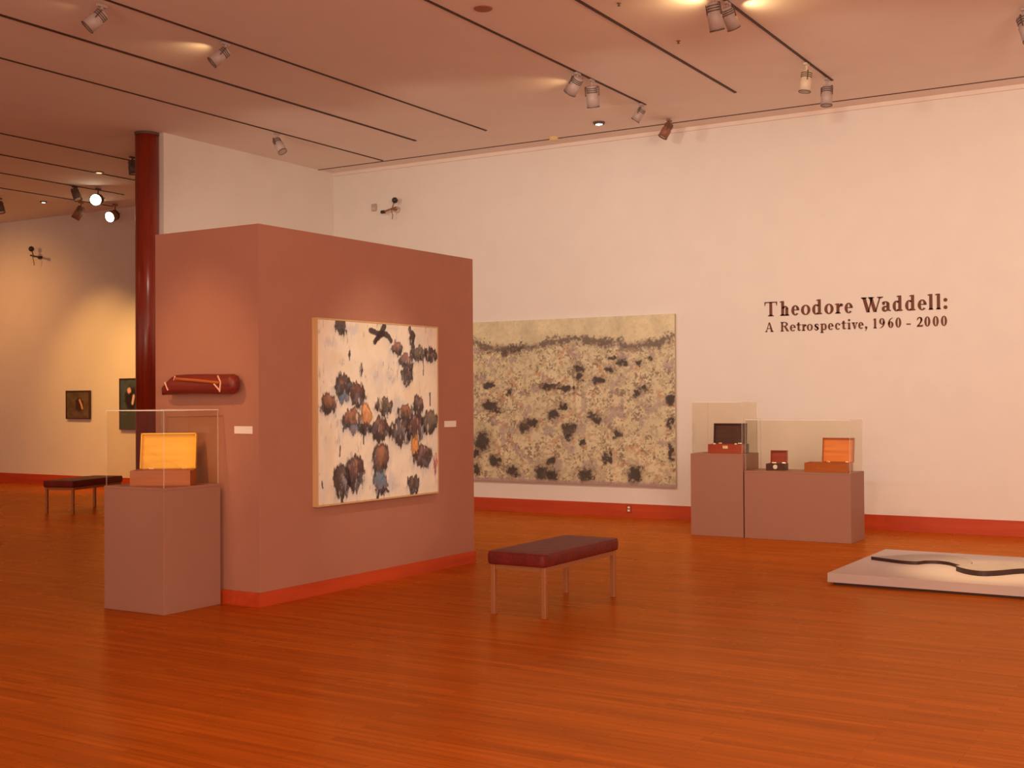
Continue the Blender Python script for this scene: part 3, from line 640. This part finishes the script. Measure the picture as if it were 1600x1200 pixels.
# ------------------------------------------------------------------ pedestals
def pedestal(x0, y0, x1, y1, h, label):
    t = thing('display_pedestal', label, 'pedestal', ((x0+x1)/2, (y0+y1)/2, 0))
    w, d = (x1-x0)/2, (y1-y0)/2
    obj('body', B(-w, -d, 0, w, d, h-.02), M_ped, t, bevel=.003)
    obj('top_board', B(-w, -d, h-.02, w, d, h), M_ped, t, bevel=.002)
    return t
def case(x0, y0, x1, y1, z0, z1, label):
    t = thing('acrylic_display_case', label, 'display case', ((x0+x1)/2, (y0+y1)/2, z0))
    w, d, h = (x1-x0)/2, (y1-y0)/2, z1-z0; e = .006
    b = bmesh.new()
    bx(b, -w+e, -d, .001, w-e, -d+e, h-e); obj('front_pane', b, M_acr, t)
    obj('rear_pane', B(-w+e, d-e, .001, w-e, d, h-e), M_acr, t)
    obj('side_pane', B(-w, -d+e, .001, -w+e, d-e, h-e), M_acr, t)
    obj('side_pane', B(w-e, -d+e, .001, w, d-e, h-e), M_acr, t)
    obj('top_pane', B(-w+e, -d+e, h-e, w-e, d-e, h), M_acr, t)
    b = bmesh.new()
    for sx in (-1, 1):
        for sy_ in (-1, 1): bx(b, min(sx*w, sx*(w-e)), min(sy_*d, sy_*(d-e)), .001, max(sx*w, sx*(w-e)), max(sy_*d, sy_*(d-e)), h-e)
    o = obj('corner_edge', b, M_acre, t)
    b = bmesh.new()
    for sy_ in (-1, 1): bx(b, -w, min(sy_*d, sy_*(d-e)), h-e, w, max(sy_*d, sy_*(d-e)), h)
    for sx in (-1, 1): bx(b, min(sx*w, sx*(w-e)), -d+e, h-e, max(sx*w, sx*(w-e)), d-e, h)
    o = obj('rim', b, M_rim, t); o['label'] = 'top rim of the case, whitened to read as a lamp reflection'
    return t
pedestal(-7.54, 6.375, -6.89, 6.985-.03, .942, 'taupe pedestal beside the column, under the golden open box')
pedestal(-5.535, 13.11, -4.90, 13.63, .942, 'tall narrow taupe pedestal near the long canvas')
pedestal(-4.885, 13.11, -3.68, 13.64, .757, 'low wide taupe pedestal carrying two open boxes')
case(-7.53, 6.385, -6.90, 6.945, .942, 1.522, 'clear acrylic cover over the golden open box, with a rim painted bright as a glint')
case(-5.525, 13.12, -4.91, 13.62, .942, 1.536, 'clear acrylic cover over the dark-lidded box on the tall pedestal')
case(-4.875, 13.12, -3.69, 13.63, .757, 1.337, 'wide clear acrylic cover over two boxes on the low pedestal')

def open_box(loc, rz, w, d, h, lw, lh, m_body, m_in, m_lid, label, lidx=0, tilt=-.16, t_=.014):
    """box with its lid standing open at the rear; local origin under the middle of the box"""
    t = thing('wooden_box', label, 'box', loc, rz)
    b = bmesh.new()
    bx(b, -w/2, -d/2, 0, w/2, d/2, .012); bx(b, -w/2, -d/2, .012, w/2, -d/2+t_, h); bx(b, -w/2, d/2-t_, .012, w/2, d/2, h)
    bx(b, -w/2, -d/2+t_, .012, -w/2+t_, d/2-t_, h); bx(b, w/2-t_, -d/2+t_, .012, w/2, d/2-t_, h)
    obj('body', b, m_body, t)
    obj('lining', B(-w/2+t_, -d/2+t_, .012, w/2-t_, d/2-t_, h*.7), m_in, t)
    b = bmesh.new(); bx(b, -lw/2, 0, 0, lw/2, .012, lh); k = .03
    bx(b, -lw/2, -k, 0, -lw/2+.01, 0, lh); bx(b, lw/2-.01, -k, 0, lw/2, 0, lh); bx(b, -lw/2, -k, lh-.01, lw/2, 0, lh)
    l = obj('lid', b, m_lid, t, loc=(lidx, d/2+.016, h), rot=(tilt, 0, 0))
    obj('lid_panel', B(-lw/2+.01, -.004, .004, lw/2-.01, -.0005, lh-.012), m_in, l)
    b = bmesh.new()
    for x in (-lw*.3, lw*.3): tube(b, [(lidx+x-.02, d/2+.004, h+.002), (lidx+x+.02, d/2+.004, h+.002)], .005)
    obj('hinge', b, M_brass, t)
    return t
open_box((-7.19, 6.652, .942), math.radians(34), .455, .235, .115, .43, .28, M_cherry, M_pine, M_pine, 'large open wooden box with a golden yellow lid on the near left pedestal', .005)
tb = open_box((-5.17, 13.37, .942), math.radians(6), .41, .28, .105, .39, .235, M_redb, M_dark, M_dark, 'open red-brown box with a dark lid and bright clasps on the tall pedestal', -.02, -.1)
obj('clasp', B(-.03, -.150, .055, .03, -.140, .09), M_brass, tb, bevel=.002)
for x in (-.13, .12): obj('latch', lathe(bmesh.new(), [(.0, 0), (.016, 0), (.012, .012), (0, .014)], 14), M_ivory, tb, loc=(x, -.13, .105))
sb = open_box((-4.60, 13.40, .757), math.radians(4), .215, .16, .075, .19, .145, M_dark, M_redb, M_redb, 'smallest open box, dark with a pale clasp, left on the low wide pedestal', 0, -.1, .01)
obj('clasp', lathe(bmesh.new(), [(.026, 0), (.024, .008), (0, .012)], 16, Matrix.Translation((0, -.08, .04)) @ Matrix.Rotation(PI/2, 4, 'X')), M_ivory, sb)
open_box((-4.0, 13.38, .757), math.radians(3), .48, .26, .10, .35, .27, M_cherry, M_oran, M_cherry, 'open orange wooden box with upright lid at the right of the low wide pedestal', .07, -.16)

# ------------------------------------------------------------------ benches
def bench(loc, rz, label):
    t = thing('bench', label, 'bench', loc, rz, 'padded gallery benches')
    b = bmesh.new(); L, Wd = 1.22, .50; nx, ny = 9, 21
    # soft cushion: rounded box with buttoned top
    bmesh.ops.create_cube(b, size=1); bmesh.ops.subdivide_edges(b, edges=b.edges[:], cuts=11, use_grid_fill=True)
    for v in b.verts:
        x, y, z = v.co*2
        r = 1-.035*(abs(z)**3)-.0*abs(x)
        sag = .008*math.sin(x*PI*3)*math.sin(y*PI*5) if z > .9 else 0
        crown = (1-x**4)*(1-y**6)*.010 if z > .9 else 0
        v.co = Vector((x*Wd/2*(r if abs(x) > .95 else 1), y*L/2*((1-.015*abs(z)**3) if abs(y) > .95 else 1), z*.048 + crown - sag*.7))
    obj('seat_cushion', b, M_lead, t, loc=(0, 0, .42), smooth=True, bevel=.0, sub=1)
    b = bmesh.new()
    for s in (-1, 1):
        tube(b, [(s*Wd*.48, -L*.475, .463), (s*Wd*.48, L*.475, .463)], .005, 8); tube(b, [(-Wd*.46, s*L*.487, .463), (Wd*.46, s*L*.487, .463)], .005, 8)
    obj('piping', b, M_lead, t)
    b = bmesh.new(); r = .034
    for s in (-1, 1):
        bx(b, s*.205-r/2, -.54, .335, s*.205+r/2, .54, .372); bx(b, -.205, s*.54-r/2, .335, .205, s*.54+r/2, .372)
    obj('rail', b, M_leg, t)
    for sx in (-1, 1):
        for s in (-1, 1):
            b = B(sx*.215-.018, s*.555-.018, 0, sx*.215+.018, s*.555+.018, .372); obj('leg', b, M_leg, t, bevel=.003)
    return t
b0 = bench((-4.58, 8.19, 0), 0, 'maroon padded bench with slender metal legs, standing in front of the taupe wall')
b1 = copy_tree(b0); b1.location = (-14.49, 11.89, 0); b1.rotation_euler = (0, 0, math.radians(15)); b1['label'] = 'dark padded bench far back in the left room, half hidden by the pedestal'

# ------------------------------------------------------------------ floor platform and sculpture
t = thing('floor_platform', 'low pale platform lying on the floor at the right edge', 'platform', (-3.07, 10.2, 0), -.012)
obj('plinth', B(.04, .04, 0, 4.0, 1.80, .022), M_slabe, t)  # recessed base coloured dark for the shadow gap under the deck
obj('deck', B(0, 0, .022, 4.04, 1.84, .10), M_plat, t, bevel=.003)
def slab(outline, z, th, label):
    me = bmesh.new()
    n = len(outline)
    a = [me.verts.new((x, y, 0)) for x, y in outline]; b = [me.verts.new((x, y, th)) for x, y in outline]
    me.faces.new(a[::-1]).material_index = 1; me.faces.new(b).material_index = 0
    for i in range(n): me.faces.new((a[i], a[(i+1) % n], b[(i+1) % n], b[i])).material_index = 1
    bmesh.ops.recalc_face_normals(me, faces=me.faces)
    return tag(obj('flat_sculpture', me, [M_slab, M_slabe], loc=(0, 0, z)), label, 'sculpture', 'flat wavy slabs on the low platform')
def smooth_line(pts, n=6):
    out = []
    for i in range(len(pts)-1):
        p0 = pts[max(i-1, 0)]; p1 = pts[i]; p2 = pts[i+1]; p3 = pts[min(i+2, len(pts)-1)]
        for k in range(n):
            s = k/n
            out.append(tuple(.5*((2*p1[j])+(-p0[j]+p2[j])*s+(2*p0[j]-5*p1[j]+4*p2[j]-p3[j])*s*s+(-p0[j]+3*p1[j]-3*p2[j]+p3[j])*s**3) for j in (0, 1)))
    return out+[pts[-1]]
fa = smooth_line([(-2.965, 11.20), (-2.80, 11.12), (-2.66, 11.06), (-2.53, 11.06), (-2.47, 11.16), (-2.38, 11.20), (-2.28, 11.16), (-2.19, 11.05), (-2.13, 10.99)])
ba = smooth_line([(-2.08, 11.10), (-2.12, 11.35), (-2.28, 11.58), (-2.50, 11.64), (-2.70, 11.50), (-2.86, 11.30)])
slab(fa+ba, .10, .03, 'flat grey wavy slab with dark edge, left one on the low platform')
fb = smooth_line([(-2.15, 10.83), (-2.08, 10.72), (-1.98, 10.63), (-1.88, 10.62), (-1.78, 10.72), (-1.66, 10.90), (-1.52, 10.98), (-1.30, 10.92), (-1.1, 10.95)])
bb_ = smooth_line([(-1.1, 11.5), (-1.35, 11.45), (-1.65, 11.40), (-1.90, 11.22), (-2.05, 11.02)])
slab(fb+bb_, .10, .045, 'thicker grey wavy slab with dark edge, cut off by the right side of the view')

# ------------------------------------------------------------------ carved wood on the taupe wall
t = thing('wall_sculpture', 'dark red carved log with pale slashes, mounted high on the end of the taupe wall', 'sculpture', (-7.07, 6.995, 1.72))
b = bmesh.new(); prof = []
n = 34
rings = []
for i in range(n+1):
    s = i/n; x = -.40+.80*s
    hgt = .078*min(1, (1-s)/.05+.15)**.5 * (.45+.55*min(1, s/.16)) ; dep = .055*min(1, (1-s)/.04+.2)**.5*(.5+.5*min(1, s/.12))
    zc = .0 - (.045*(1-min(1, s/.16)))
    ring = []
    for k in range(20):
        a = 2*PI*k/20; ca, sa = math.cos(a), math.sin(a)
        rr = 1+.03*math.sin(7*s+3*a)
        ring.append(b.verts.new((x, -.075-dep*ca*rr, zc+hgt*(abs(sa)**.7)*(1 if sa > 0 else -1)*rr)))
    rings.append(ring)
for p, q in zip(rings, rings[1:]):
    for k in range(20): b.faces.new((p[k], q[k], q[(k+1) % 20], p[(k+1) % 20]))
b.faces.new(rings[0]); b.faces.new(rings[-1][::-1]); bmesh.ops.recalc_face_normals(b, faces=b.faces)
obj('log', b, M_log, t, smooth=True)
M_orange = wood('groove_highlight', (.34, .08, .02), (.5, .14, .035), 'x', 5, .3, .4)  # lighter orange colour paints the highlight along the log's groove
b = bmesh.new(); tube(b, [(-.22, -.128, .045), (.0, -.134, .030), (.26, -.128, .008)], .012, 8); obj('highlight_strip', b, M_orange, t)
for pts in ([(-.345, -.12, .02), (-.30, -.13, -.045)], [(-.225, -.125, .068), (-.235, -.125, .035)], [(.235, -.12, .062), (.275, -.13, .015), (.262, -.128, -.062)], [(.205, -.13, .0), (.262, -.13, -.05)]):
    b = bmesh.new(); tube(b, pts, .0065, 8); obj('pale_slash', b, mat('pale_inlay', (.85, .5, .38), .5), t)
b = bmesh.new(); tube(b, [(-.38, -.075, -.04), (-.43, -.06, -.075)], .012, 8); tube(b, [(-.25, -.02, 0), (-.25, 0, 0)], .02, 8); tube(b, [(.25, -.03, 0), (.25, 0, 0)], .02, 8)
obj('mounting_peg', b, M_log, t)
